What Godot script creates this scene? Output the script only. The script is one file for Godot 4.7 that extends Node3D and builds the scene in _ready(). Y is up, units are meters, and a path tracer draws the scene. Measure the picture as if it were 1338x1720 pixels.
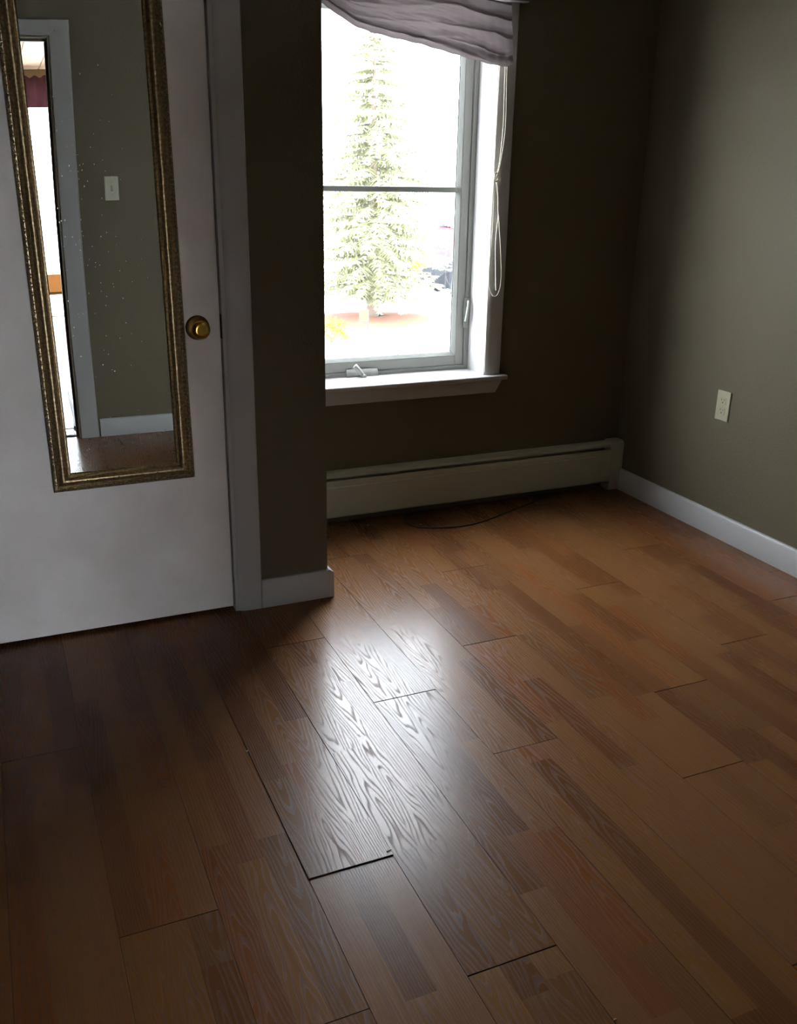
extends Node3D
# A dim bedroom with a laminate floor, seen from its doorway. Metres; P(x, h, f) puts x to the right, h up, f away from the doorway.

const EYE := 1.33
const PLANK_W := 0.1846
const PLANK_L := 1.2971

const WALL_F := 3.315      # face of the window wall
const CLOSET_F := 2.668    # face of the closet wall with the door
const CORNER_X := 0.925    # outer corner of the closet wall
const RIGHT_X := 2.546
const LEFT_X := -1.15
const FRONT_F := 0.22      # bedroom face of the wall with the doorway
const CEIL := 2.42

var rng := RandomNumberGenerator.new()
var M := {}
var used := {}


static func P(x: float, h: float, f: float) -> Vector3:
	return Vector3(x, h, -f)


# ---------------------------------------------------------------- mesh builder
class MB:
	var v := PackedVector3Array()
	var n := PackedVector3Array()
	var t := PackedVector2Array()
	var c := PackedColorArray()
	var tint := Color.WHITE

	func tri(a: Vector3, b: Vector3, d: Vector3, out: Vector3, ua := Vector2.ZERO, ub := Vector2.ZERO, ud := Vector2.ZERO) -> void:
		var nn := (b - a).cross(d - a)
		if nn.length_squared() < 1e-18:
			return
		nn = nn.normalized()
		if nn.dot(out) < 0.0:
			nn = -nn
			v.append_array([a, b, d])
			t.append_array([ua, ub, ud])
		else:
			v.append_array([a, d, b])
			t.append_array([ua, ud, ub])
		n.append_array([nn, nn, nn])
		c.append_array([tint, tint, tint])

	func quad(a: Vector3, b: Vector3, d: Vector3, e: Vector3, out: Vector3, ua := Vector2.ZERO, ub := Vector2.ZERO, ud := Vector2.ZERO, ue := Vector2.ZERO) -> void:
		tri(a, b, d, out, ua, ub, ud)
		tri(a, d, e, out, ua, ud, ue)

	# box between two corners with chamfered edges
	func box(p: Vector3, q: Vector3, ch := 0.0) -> MB:
		var lo := Vector3(minf(p.x, q.x), minf(p.y, q.y), minf(p.z, q.z))
		var hi := Vector3(maxf(p.x, q.x), maxf(p.y, q.y), maxf(p.z, q.z))
		var mid := (lo + hi) / 2.0
		var half := (hi - lo) / 2.0
		ch = minf(ch, minf(half.x, minf(half.y, half.z)) * 0.9)
		for ax in 3:
			var bx := (ax + 1) % 3
			var cx := (ax + 2) % 3
			for s in [-1.0, 1.0]:
				var out := Vector3.ZERO
				out[ax] = s
				var k := []
				for w in [[-1, -1], [1, -1], [1, 1], [-1, 1]]:
					var o := Vector3.ZERO
					o[ax] = s * half[ax]
					o[bx] = w[0] * (half[bx] - ch)
					o[cx] = w[1] * (half[cx] - ch)
					k.append(mid + o)
				quad(k[0], k[1], k[2], k[3], out)
		if ch > 0.0:
			for ax in 3:
				var bx := (ax + 1) % 3
				var cx := (ax + 2) % 3
				for sb in [-1.0, 1.0]:
					for sc in [-1.0, 1.0]:
						var out := Vector3.ZERO
						out[bx] = sb
						out[cx] = sc
						var k := []
						for w in [[-1, 0], [1, 0], [1, 1], [-1, 1]]:
							var o := Vector3.ZERO
							o[ax] = w[0] * (half[ax] - ch)
							o[bx] = sb * (half[bx] - (ch if w[1] else 0.0))
							o[cx] = sc * (half[cx] - (0.0 if w[1] else ch))
							k.append(mid + o)
						quad(k[0], k[1], k[2], k[3], out)
			for sx in [-1.0, 1.0]:
				for sy in [-1.0, 1.0]:
					for sz in [-1.0, 1.0]:
						var s := Vector3(sx, sy, sz)
						var a := mid + s * (half - Vector3(0, ch, ch))
						var b := mid + s * (half - Vector3(ch, 0, ch))
						var d := mid + s * (half - Vector3(ch, ch, 0))
						tri(a, b, d, s)
		return self

	# closed outline (in u, v) pushed from a to b; runs of edges that bend little are shaded smooth
	func push(outline: PackedVector2Array, a: Vector3, b: Vector3, u: Vector3, w: Vector3, shift_u := 0.0, caps := true) -> MB:
		var m := outline.size()
		var area := 0.0
		for i in m:
			area += outline[i].cross(outline[(i + 1) % m])
		var turn := 1.0 if area > 0.0 else -1.0
		var en := []
		for i in m:
			var d: Vector2 = outline[(i + 1) % m] - outline[i]
			en.append(Vector2(d.y, -d.x).normalized() * turn)
		var along := (b - a).normalized()
		for i in m:
			var j := (i + 1) % m
			var e: Vector2 = en[i]
			var n0: Vector2 = en[(i + m - 1) % m]
			var n1: Vector2 = en[j]
			n0 = (n0 + e).normalized() if n0.dot(e) > 0.75 else e
			n1 = (n1 + e).normalized() if n1.dot(e) > 0.75 else e
			var o0: Vector2 = outline[i]
			var o1: Vector2 = outline[j]
			var k0 := a + u * o0.x + w * o0.y + along * (shift_u * o0.x)
			var k1 := a + u * o1.x + w * o1.y + along * (shift_u * o1.x)
			var k2 := b + u * o1.x + w * o1.y - along * (shift_u * o1.x)
			var k3 := b + u * o0.x + w * o0.y - along * (shift_u * o0.x)
			var out := u * e.x + w * e.y
			var w0 := (u * n0.x + w * n0.y).normalized()
			var w1 := (u * n1.x + w * n1.y).normalized()
			smooth([k0, k1, k2], [w0, w1, w1], out)
			smooth([k0, k2, k3], [w0, w1, w0], out)
		if caps:
			var idx := Geometry2D.triangulate_polygon(outline)
			for i in range(0, idx.size(), 3):
				var q := []
				var r := []
				for k in 3:
					var o: Vector2 = outline[idx[i + k]]
					q.append(a + u * o.x + w * o.y + along * (shift_u * o.x))
					r.append(b + u * o.x + w * o.y - along * (shift_u * o.x))
				tri(q[0], q[1], q[2], -along)
				tri(r[0], r[1], r[2], along)
		return self

	func smooth(p: Array, nn: Array, out: Vector3, uv := [Vector2.ZERO, Vector2.ZERO, Vector2.ZERO]) -> void:
		var g: Vector3 = (p[1] - p[0]).cross(p[2] - p[0])
		if g.length_squared() < 1e-20:
			return
		var o := [0, 1, 2] if g.dot(out) < 0.0 else [0, 2, 1]
		for i in o:
			v.append(p[i])
			n.append(nn[i])
			t.append(uv[i])
			c.append(tint)

	# rows of points, shaded smooth
	func grid(rows: Array, uvs := [], close_rows := false, side := 1.0) -> MB:
		var h := rows.size()
		var w: int = rows[0].size()
		var nn := []
		for i in h:
			var line := []
			for j in w:
				var jm := (j + w - 1) % w if close_rows else maxi(j - 1, 0)
				var jp := (j + 1) % w if close_rows else mini(j + 1, w - 1)
				var du: Vector3 = rows[i][jp] - rows[i][jm]
				var dv: Vector3 = rows[mini(i + 1, h - 1)][j] - rows[maxi(i - 1, 0)][j]
				var g := du.cross(dv)
				line.append(g.normalized() * side if g.length_squared() > 1e-20 else Vector3.ZERO)
			nn.append(line)
		for i in h:      # poles borrow from their neighbours
			for j in w:
				if nn[i][j] == Vector3.ZERO:
					var s := Vector3.ZERO
					for k in w:
						s += nn[clampi(i + (1 if i == 0 else -1), 0, h - 1)][k]
					nn[i][j] = s.normalized() if s.length_squared() > 1e-12 else Vector3.UP
		for i in h - 1:
			for j in (w if close_rows else w - 1):
				var j2 := (j + 1) % w
				var ps := [rows[i][j], rows[i][j2], rows[i + 1][j2], rows[i + 1][j]]
				var ns := [nn[i][j], nn[i][j2], nn[i + 1][j2], nn[i + 1][j]]
				var us := [Vector2.ZERO, Vector2.ZERO, Vector2.ZERO, Vector2.ZERO]
				if uvs:
					us = [uvs[i][j], uvs[i][j2], uvs[i + 1][j2], uvs[i + 1][j]]
				var out: Vector3 = ns[0] + ns[1] + ns[2] + ns[3]
				smooth([ps[0], ps[1], ps[2]], [ns[0], ns[1], ns[2]], out, [us[0], us[1], us[2]])
				smooth([ps[0], ps[2], ps[3]], [ns[0], ns[2], ns[3]], out, [us[0], us[2], us[3]])
		return self

	# profile of (radius, distance along axis) turned round an axis
	func lathe(profile: Array, at: Vector3, axis: Vector3, sides := 28) -> MB:
		axis = axis.normalized()
		var u := axis.cross(Vector3(0.31, 0.77, 0.12)).normalized()
		var w := axis.cross(u)
		var rows := []
		for p in profile:
			var line := []
			for k in sides:
				var a := TAU * k / sides
				line.append(at + axis * p.y + (u * cos(a) + w * sin(a)) * p.x)
			rows.append(line)
		return grid(rows, [], true, 1.0 if profile[-1].y > profile[0].y else -1.0)

	func tube(path: Array, r: float, sides := 8, r_end := -1.0) -> MB:
		var rows := []
		var m := path.size()
		var u := Vector3.ZERO
		for i in m:
			var d: Vector3 = (path[mini(i + 1, m - 1)] - path[maxi(i - 1, 0)]).normalized()
			if u == Vector3.ZERO:
				u = d.cross(Vector3.UP if absf(d.y) < 0.8 else Vector3.RIGHT).normalized()
			u = (u - d * u.dot(d)).normalized()
			var w := d.cross(u)
			var rr := r if r_end < 0.0 else lerpf(r, r_end, float(i) / (m - 1))
			var line := []
			for k in sides:
				var a := TAU * k / sides
				line.append(path[i] + (u * cos(a) + w * sin(a)) * rr)
			rows.append(line)
		for e in [0, m - 1]:
			var cap := []
			for k in sides:
				cap.append(path[e])
			if e == 0:
				rows.push_front(cap)
			else:
				rows.push_back(cap)
		return grid(rows, [], true, 1.0)

	func ball(at: Vector3, r: Vector3, sides := 10) -> MB:
		var rows := []
		var k2 := maxi(sides / 2, 4)
		for i in k2 + 1:
			var la := PI * i / k2
			var line := []
			for j in sides:
				var a := TAU * j / sides
				line.append(at + Vector3(sin(la) * cos(a) * r.x, cos(la) * r.y, sin(la) * sin(a) * r.z))
			rows.append(line)
		var first := v.size()
		grid(rows, [], true, 1.0)
		for i in range(first, v.size()):   # exact normals
			var d := v[i] - at
			n[i] = (d / (r * r)).normalized()
		return self

	func mesh(m: ArrayMesh = ArrayMesh.new()) -> ArrayMesh:
		var a := []
		a.resize(Mesh.ARRAY_MAX)
		a[Mesh.ARRAY_VERTEX] = v
		a[Mesh.ARRAY_NORMAL] = n
		a[Mesh.ARRAY_TEX_UV] = t
		a[Mesh.ARRAY_COLOR] = c
		m.add_surface_from_arrays(Mesh.PRIMITIVE_TRIANGLES, a)
		return m


# ---------------------------------------------------------------- nodes
func numbered(called: String) -> String:
	var k: int = used.get(called, 0)
	used[called] = k + 1
	return called if k == 0 else "%s_%03d" % [called, k]


func part(called: String, mb: MB, m: Material, parent: Node3D) -> MeshInstance3D:
	var o := MeshInstance3D.new()
	o.name = called
	o.mesh = mb.mesh()
	o.material_override = m
	parent.add_child(o, true)
	return o


func top(called: String, mb: MB, m: Material) -> MeshInstance3D:
	var o := MeshInstance3D.new()
	o.name = numbered(called)
	o.mesh = mb.mesh()
	o.material_override = m
	add_child(o, true)
	return o


func base(called: String, at := Vector3.ZERO) -> Node3D:
	var o := Node3D.new()
	o.name = numbered(called)
	o.position = at
	add_child(o, true)
	return o


func tag(o: Node, label: String, category: String, group := "") -> Node:
	o.set_meta("label", label)
	o.set_meta("category", category)
	if group:
		o.set_meta("group", group)
	return o


func struct(o: Node, label := "") -> Node:
	o.set_meta("kind", "structure")
	if label:
		o.set_meta("label", label)
	return o


# ---------------------------------------------------------------- materials
func mat(called: String, col: Color, rough := 0.6, metal := 0.0, spec := 0.5) -> StandardMaterial3D:
	var m := StandardMaterial3D.new()
	m.resource_name = called
	m.albedo_color = col
	m.roughness = rough
	m.metallic = metal
	m.metallic_specular = spec
	M[called] = m
	return m


func noise_tex(freq: float, seed_: int, size := 512, a := Color.BLACK, b := Color.WHITE, octaves := 4) -> NoiseTexture2D:
	var fn := FastNoiseLite.new()
	fn.noise_type = FastNoiseLite.TYPE_SIMPLEX_SMOOTH
	fn.frequency = freq
	fn.seed = seed_
	fn.fractal_octaves = octaves
	var tx := NoiseTexture2D.new()
	tx.width = size
	tx.height = size
	tx.seamless = true
	tx.noise = fn
	var g := Gradient.new()
	g.set_color(0, a)
	g.set_color(1, b)
	tx.color_ramp = g
	return tx


func grain_relief(m: StandardMaterial3D, freq: float, seed_: int, scale: float, depth: float) -> void:
	m.uv1_triplanar = true
	m.uv1_world_triplanar = true
	m.uv1_scale = Vector3.ONE * scale
	m.heightmap_enabled = true
	m.heightmap_texture = noise_tex(freq, seed_, 512)
	m.heightmap_scale = depth


# Sixteen strips of flat-sawn oak print in one picture: colour, and a second picture of the pores (dark = open grain).
func wood_pictures() -> Array:
	var w := 2048
	var rows := 16
	var sh := 64
	var h := rows * sh
	var colour := PackedByteArray()
	colour.resize(w * h * 3)
	var pores := PackedByteArray()
	pores.resize(w * h)
	var bend := FastNoiseLite.new()
	bend.noise_type = FastNoiseLite.TYPE_SIMPLEX
	bend.fractal_octaves = 2
	bend.frequency = 1.0
	var fine := FastNoiseLite.new()
	fine.noise_type = FastNoiseLite.TYPE_SIMPLEX
	fine.fractal_octaves = 1
	fine.frequency = 1.0
	var light := Vector3(178, 130, 88)
	var dark := Vector3(112, 70, 42)
	for s in rows:
		var r := RandomNumberGenerator.new()
		r.seed = 900 + s
		var plain := s % 3 == 2
		var c0 := r.randf_range(-0.02, 0.02)
		var lines := r.randf_range(95.0, 150.0)
		var climb := r.randf_range(0.05, 0.10) * (1.0 if r.randf() > 0.5 else -1.0)
		if plain:
			climb *= 0.12
			c0 = 0.09
			lines *= 1.35
		var wob := r.randf_range(0.004, 0.008) * (0.5 if plain else 1.0)
		for y in sh:
			var cc := (y + 0.5) / sh * 0.0615 - 0.03075
			var side := sqrt((cc - c0) * (cc - c0) + 0.00003)
			for x in w:
				var a := x / 930.0
				var q := side + climb * a + wob * bend.get_noise_2d(a * 3.4 + s * 19.0, cc * 24.0 + s * 7.0) + 0.0005 * bend.get_noise_2d(a * 7.0, cc * 90.0 + s * 3.0)
				var ring := q * lines
				ring -= floorf(ring)
				var line := smoothstep(0.5, 0.86, ring) * (1.0 - smoothstep(0.9, 1.0, ring))
				var dash := fine.get_noise_2d(a * 6.0 + s * 31.0, cc * 900.0)
				var pore := clampf(line * (0.9 + 0.25 * dash) + maxf(0.0, dash - 0.35) * 0.2, 0.0, 1.0)
				var broad := 0.07 * bend.get_noise_2d(a * 2.0 + s * 41.0, cc * 60.0)
				var k := clampf(pore * 0.42 + 1.3 * broad + 0.06 * dash, 0.0, 1.0)
				var px := light.lerp(dark, k)
				var at := (s * sh + y) * w + x
				colour[at * 3] = int(px.x)
				colour[at * 3 + 1] = int(px.y)
				colour[at * 3 + 2] = int(px.z)
				pores[at] = int(255.0 * pore)
	var ci := Image.create_from_data(w, h, false, Image.FORMAT_RGB8, colour)
	var hi := PackedByteArray()
	hi.resize(pores.size())
	var ro := PackedByteArray()
	ro.resize(pores.size())
	for i in pores.size():
		hi[i] = 255 - pores[i]
		ro[i] = mini(255, 61 + pores[i] * 66 / 255)
	return [ImageTexture.create_from_image(ci), ImageTexture.create_from_image(Image.create_from_data(w, h, false, Image.FORMAT_L8, hi)), ImageTexture.create_from_image(Image.create_from_data(w, h, false, Image.FORMAT_L8, ro))]


func make_materials() -> void:
	var wall := mat("wall_paint", Color8(98, 90, 74), 0.56, 0.0, 0.22)
	grain_relief(wall, 0.09, 3, 1.6, 0.05)
	var white := mat("white_trim", Color8(168, 166, 164), 0.42)
	grain_relief(white, 0.05, 8, 2.0, 0.012)
	var door := mat("door_paint", Color8(232, 228, 227), 0.45)
	door.albedo_texture = noise_tex(0.008, 21, 512, Color(0.93, 0.92, 0.91), Color(1, 1, 1), 5)
	grain_relief(door, 0.03, 9, 0.9, 0.012)
	mat("ceiling_paint", Color8(150, 144, 132), 0.8)
	mat("cream_board", Color8(196, 180, 158), 0.6)
	mat("vinyl", Color8(154, 156, 150), 0.45)
	var gasket := mat("gasket", Color8(60, 62, 62), 0.6)
	gasket.metallic_specular = 0.3
	var glass := mat("glass", Color(1, 1, 1, 0.03), 0.02)
	glass.transparency = BaseMaterial3D.TRANSPARENCY_ALPHA
	mat("heater_enamel", Color8(178, 176, 160), 0.45)
	mat("heater_dark", Color8(40, 39, 36), 0.7)
	mat("ivory", Color8(164, 158, 132), 0.4)
	mat("slot_dark", Color8(22, 20, 16), 0.7)
	mat("brass", Color8(200, 162, 84), 0.16, 1.0)
	mat("old_brass", Color8(120, 96, 58), 0.4, 1.0)
	mat("steel", Color8(150, 150, 150), 0.35, 1.0)
	var gilt := mat("gilt", Color8(196, 176, 142), 0.3, 0.85)
	gilt.albedo_texture = noise_tex(0.06, 31, 256, Color(0.5, 0.46, 0.4), Color(1, 1, 1), 4)
	grain_relief(gilt, 0.12, 32, 6.0, 0.02)
	var bead := mat("bead_silver", Color8(168, 160, 142), 0.4, 0.7)
	bead.albedo_texture = noise_tex(0.16, 33, 256, Color(0.25, 0.23, 0.2), Color(1, 1, 1), 3)
	grain_relief(bead, 0.2, 34, 9.0, 0.02)
	mat("cable", Color8(20, 19, 20), 0.5)
	mat("crumb", Color8(205, 198, 184), 0.8)
	var cloth := mat("shade_cloth", Color8(88, 78, 77), 0.85)
	cloth.backlight_enabled = true
	cloth.backlight = Color8(66, 59, 59)
	cloth.rim_enabled = true
	cloth.rim = 0.25
	mat("cord", Color8(232, 224, 206), 0.8)
	var val := mat("valance_cloth", Color8(58, 30, 38), 0.9)
	val.backlight_enabled = true
	val.backlight = Color8(34, 16, 20)
	mat("oak_trim", Color8(226, 184, 132), 0.45)
	mat("living_wall", Color8(150, 132, 108), 0.7)
	var lf := mat("living_floor", Color8(176, 138, 104), 0.22)
	lf.metallic_specular = 0.6
	mat("jamb_paint", Color8(112, 102, 86), 0.5)
	mat("dark_wood", Color8(44, 32, 28), 0.5)
	mat("core", Color8(60, 40, 26), 0.9)
	var pics := wood_pictures()
	var wood := mat("laminate", Color8(172, 160, 144), 1.0)
	wood.albedo_texture = pics[0]
	wood.roughness_texture = pics[2]
	wood.roughness_texture_channel = BaseMaterial3D.TEXTURE_CHANNEL_RED
	wood.heightmap_enabled = true
	wood.heightmap_texture = pics[1]
	wood.heightmap_scale = 0.006
	wood.metallic_specular = 0.335
	wood.vertex_color_use_as_albedo = true
	# outside
	mat("pavement", Color8(232, 232, 231), 0.9)
	mat("mulch", Color8(112, 76, 62), 0.95, 0.0, 0.1)
	mat("bark", Color8(92, 78, 66), 0.95)
	var needles := mat("needles", Color8(130, 131, 104), 0.9, 0.0, 0.2)
	needles.vertex_color_use_as_albedo = true
	needles.backlight_enabled = true
	needles.backlight = Color8(70, 78, 50)
	mat("shrub_leaf", Color8(128, 128, 40), 0.9, 0.0, 0.1)
	mat("red_paint", Color8(140, 52, 60), 0.9, 0.0, 0.1)
	mat("sign_yellow", Color8(206, 120, 44), 0.8, 0.0, 0.1)
	mat("car_paint", Color8(26, 27, 30), 0.9, 0.0, 0.1)
	mat("tyre", Color8(24, 24, 24), 0.9)
	mat("roof_grey", Color8(110, 106, 102), 0.9)
	mat("silver_paint", Color8(170, 172, 176), 0.4, 0.6)


# ---------------------------------------------------------------- the room
func slab(called: String, m: String, boxes: Array, label := "") -> MeshInstance3D:
	var mb := MB.new()
	for b in boxes:
		mb.box(P(b[0], b[2], b[4]), P(b[1], b[3], b[5]))
	var o := top(called, mb, M[m])
	struct(o, label)
	return o


func build_shell() -> void:
	slab("wall_right", "wall_paint", [[RIGHT_X, RIGHT_X + 0.12, -0.2, CEIL, 0.1, WALL_F + 0.165]], "taupe painted wall on the right of the room")
	# window wall, opening x 1.085..1.84, h 0.53..1.97
	slab("wall_back", "wall_paint", [[LEFT_X - 0.12, 1.085, -0.2, CEIL, WALL_F, WALL_F + 0.165], [1.84, RIGHT_X, -0.2, CEIL, WALL_F, WALL_F + 0.165], [1.085, 1.84, -0.2, 0.53, WALL_F, WALL_F + 0.165], [1.085, 1.84, 1.97, CEIL, WALL_F, WALL_F + 0.165]], "taupe painted wall with the window")
	# closet wall with the door opening x -0.17..0.622, and its return beside the window
	slab("wall_closet", "wall_paint", [[LEFT_X, -0.17, 0.0, CEIL, CLOSET_F, CLOSET_F + 0.11], [0.622, CORNER_X, 0.0, CEIL, CLOSET_F, CLOSET_F + 0.11], [-0.17, 0.622, 2.02, CEIL, CLOSET_F, CLOSET_F + 0.11], [CORNER_X - 0.11, CORNER_X, 0.0, CEIL, CLOSET_F + 0.11, WALL_F]], "taupe closet wall jutting out beside the window")
	slab("wall_left", "wall_paint", [[LEFT_X - 0.12, LEFT_X, -0.2, CEIL, 0.1, WALL_F]], "taupe painted wall on the left")
	slab("wall_front", "wall_paint", [[LEFT_X, -0.42, 0.0, CEIL, 0.1, FRONT_F], [0.385, RIGHT_X, 0.0, CEIL, 0.1, FRONT_F], [-0.42, 0.385, 1.975, CEIL, 0.1, FRONT_F]], "taupe wall with the doorway, seen in the mirror")
	slab("ceiling", "ceiling_paint", [[LEFT_X - 0.12, RIGHT_X + 0.12, CEIL, CEIL + 0.12, 0.1, WALL_F + 0.165]])
	build_floor()
	# baseboards
	var skirting := PackedVector2Array([Vector2(0, 0), Vector2(0.015, 0), Vector2(0.015, 0.086), Vector2(0.009, 0.096), Vector2(0, 0.097)])
	var mb := MB.new().push(skirting, P(RIGHT_X, 0, FRONT_F), P(RIGHT_X, 0, 3.262), Vector3.LEFT, Vector3.UP)
	struct(top("baseboard_right", mb, M.white_trim), "white baseboard along the right wall")
	mb = MB.new().push(skirting, P(0.697, 0, CLOSET_F), P(CORNER_X, 0, CLOSET_F), Vector3.BACK, Vector3.UP, 0.0)
	var corner := PackedVector2Array([Vector2(0, 0), Vector2(0.018, 0), Vector2(0.018, 0.088), Vector2(0.004, 0.099), Vector2(0, 0.1)])
	mb.push(corner, P(CORNER_X, 0, CLOSET_F - 0.015), P(CORNER_X, 0, 3.255), Vector3.RIGHT, Vector3.UP)
	struct(top("baseboard_closet", mb, M.white_trim), "short white baseboard turning the closet wall's corner")
	mb = MB.new().push(skirting, P(0.475, 0, FRONT_F), P(RIGHT_X - 0.015, 0, FRONT_F), Vector3.FORWARD, Vector3.UP)
	struct(top("baseboard_front", mb, M.white_trim), "white baseboard below the light switch, seen in the mirror")
	# casing round the closet door
	var casing := PackedVector2Array([Vector2(0, 0), Vector2(0.075, 0), Vector2(0.075, 0.011), Vector2(0.071, 0.015), Vector2(0.02, 0.0135), Vector2(0.006, 0.009), Vector2(0, 0.006)])
	mb = MB.new().push(casing, P(0.622, 0, CLOSET_F), P(0.622, 2.095, CLOSET_F), Vector3.RIGHT, Vector3.BACK)
	mb.push(casing, P(-0.17, 0, CLOSET_F), P(-0.17, 2.095, CLOSET_F), Vector3.LEFT, Vector3.BACK)
	mb.push(casing, P(-0.17, 2.02, CLOSET_F), P(0.622, 2.02, CLOSET_F), Vector3.UP, Vector3.BACK)
	struct(top("trim_closet_door", mb, M.white_trim), "white casing round the closet door")
	# casing and jamb of the doorway behind the camera, seen in the mirror
	var wide := PackedVector2Array([Vector2(0, 0), Vector2(0.09, 0), Vector2(0.09, 0.012), Vector2(0.084, 0.017), Vector2(0, 0.013)])
	mb = MB.new().push(wide, P(0.375, 0, FRONT_F), P(0.375, 2.03, FRONT_F), Vector3.RIGHT, Vector3.FORWARD)
	mb.push(wide, P(-0.41, 0, FRONT_F), P(-0.41, 2.03, FRONT_F), Vector3.LEFT, Vector3.FORWARD)
	mb.push(wide, P(-0.41, 1.965, FRONT_F), P(0.375, 1.965, FRONT_F), Vector3.UP * 0.72, Vector3.FORWARD)
	struct(top("trim_doorway", mb, M.white_trim), "white casing round the doorway, seen in the mirror")
	mb = MB.new().box(P(0.365, 0, 0.1), P(0.385, 1.975, FRONT_F), 0.001).box(P(-0.42, 0, 0.1), P(-0.40, 1.975, FRONT_F), 0.001).box(P(-0.40, 1.955, 0.1), P(0.365, 1.975, FRONT_F), 0.001)
	mb.box(P(0.353, 0, 0.14), P(0.365, 1.943, 0.175), 0.002).box(P(-0.40, 0, 0.14), P(-0.388, 1.943, 0.175), 0.002).box(P(-0.40, 1.943, 0.14), P(0.365, 1.955, 0.175), 0.002)
	struct(top("trim_doorway_jamb", mb, M.jamb_paint), "brown jamb with a stop, inside the doorway seen in the mirror")


func build_floor() -> void:
	var under := MB.new().box(P(LEFT_X - 0.12, -0.2, -0.02), P(RIGHT_X, -0.0102, WALL_F))
	var fl := top("floor", under, M.core)
	struct(fl, "oak-look laminate plank floor")
	# joints read off the floor, for rows counted from x = 0.078
	var joints := {-1: 2.071, 0: 1.4146, 1: 2.392, 2: 1.4231, 3: 1.0898, 4: 1.987, 5: 1.6605, 6: 2.1819, 7: 1.4054, 8: 1.747, 9: 2.4007}
	var tones := [Color(1, 1, 1), Color(0.74, 0.66, 0.60), Color(1.34, 1.30, 1.16), Color(0.95, 0.78, 0.68), Color(0.68, 0.60, 0.54), Color(1.2, 1.06, 0.9), Color(0.84, 0.84, 0.80), Color(1.1, 1.1, 1.02)]
	for k in range(-7, 14):
		var x0 := 0.0778 + PLANK_W * k
		var x1 := x0 + PLANK_W
		x0 = maxf(x0, LEFT_X)
		x1 = minf(x1, RIGHT_X)
		if x1 - x0 < 0.02:
			continue
		var f_end := WALL_F
		if x1 <= CORNER_X + 0.03:
			f_end = CLOSET_F + 0.11
		var joint: float = joints[k] if joints.has(k) else 0.6 + 0.37 * ((k * 7 + 40) % 5)
		var f := joint
		while f > 0.0:
			f -= PLANK_L
		while f < f_end:
			var a := maxf(f, 0.0)
			var b := minf(f + PLANK_L, f_end)
			if b - a > 0.03:
				plank(fl, k, x0, x1, a, b, f, tones, joint)
			f += PLANK_L


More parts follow.
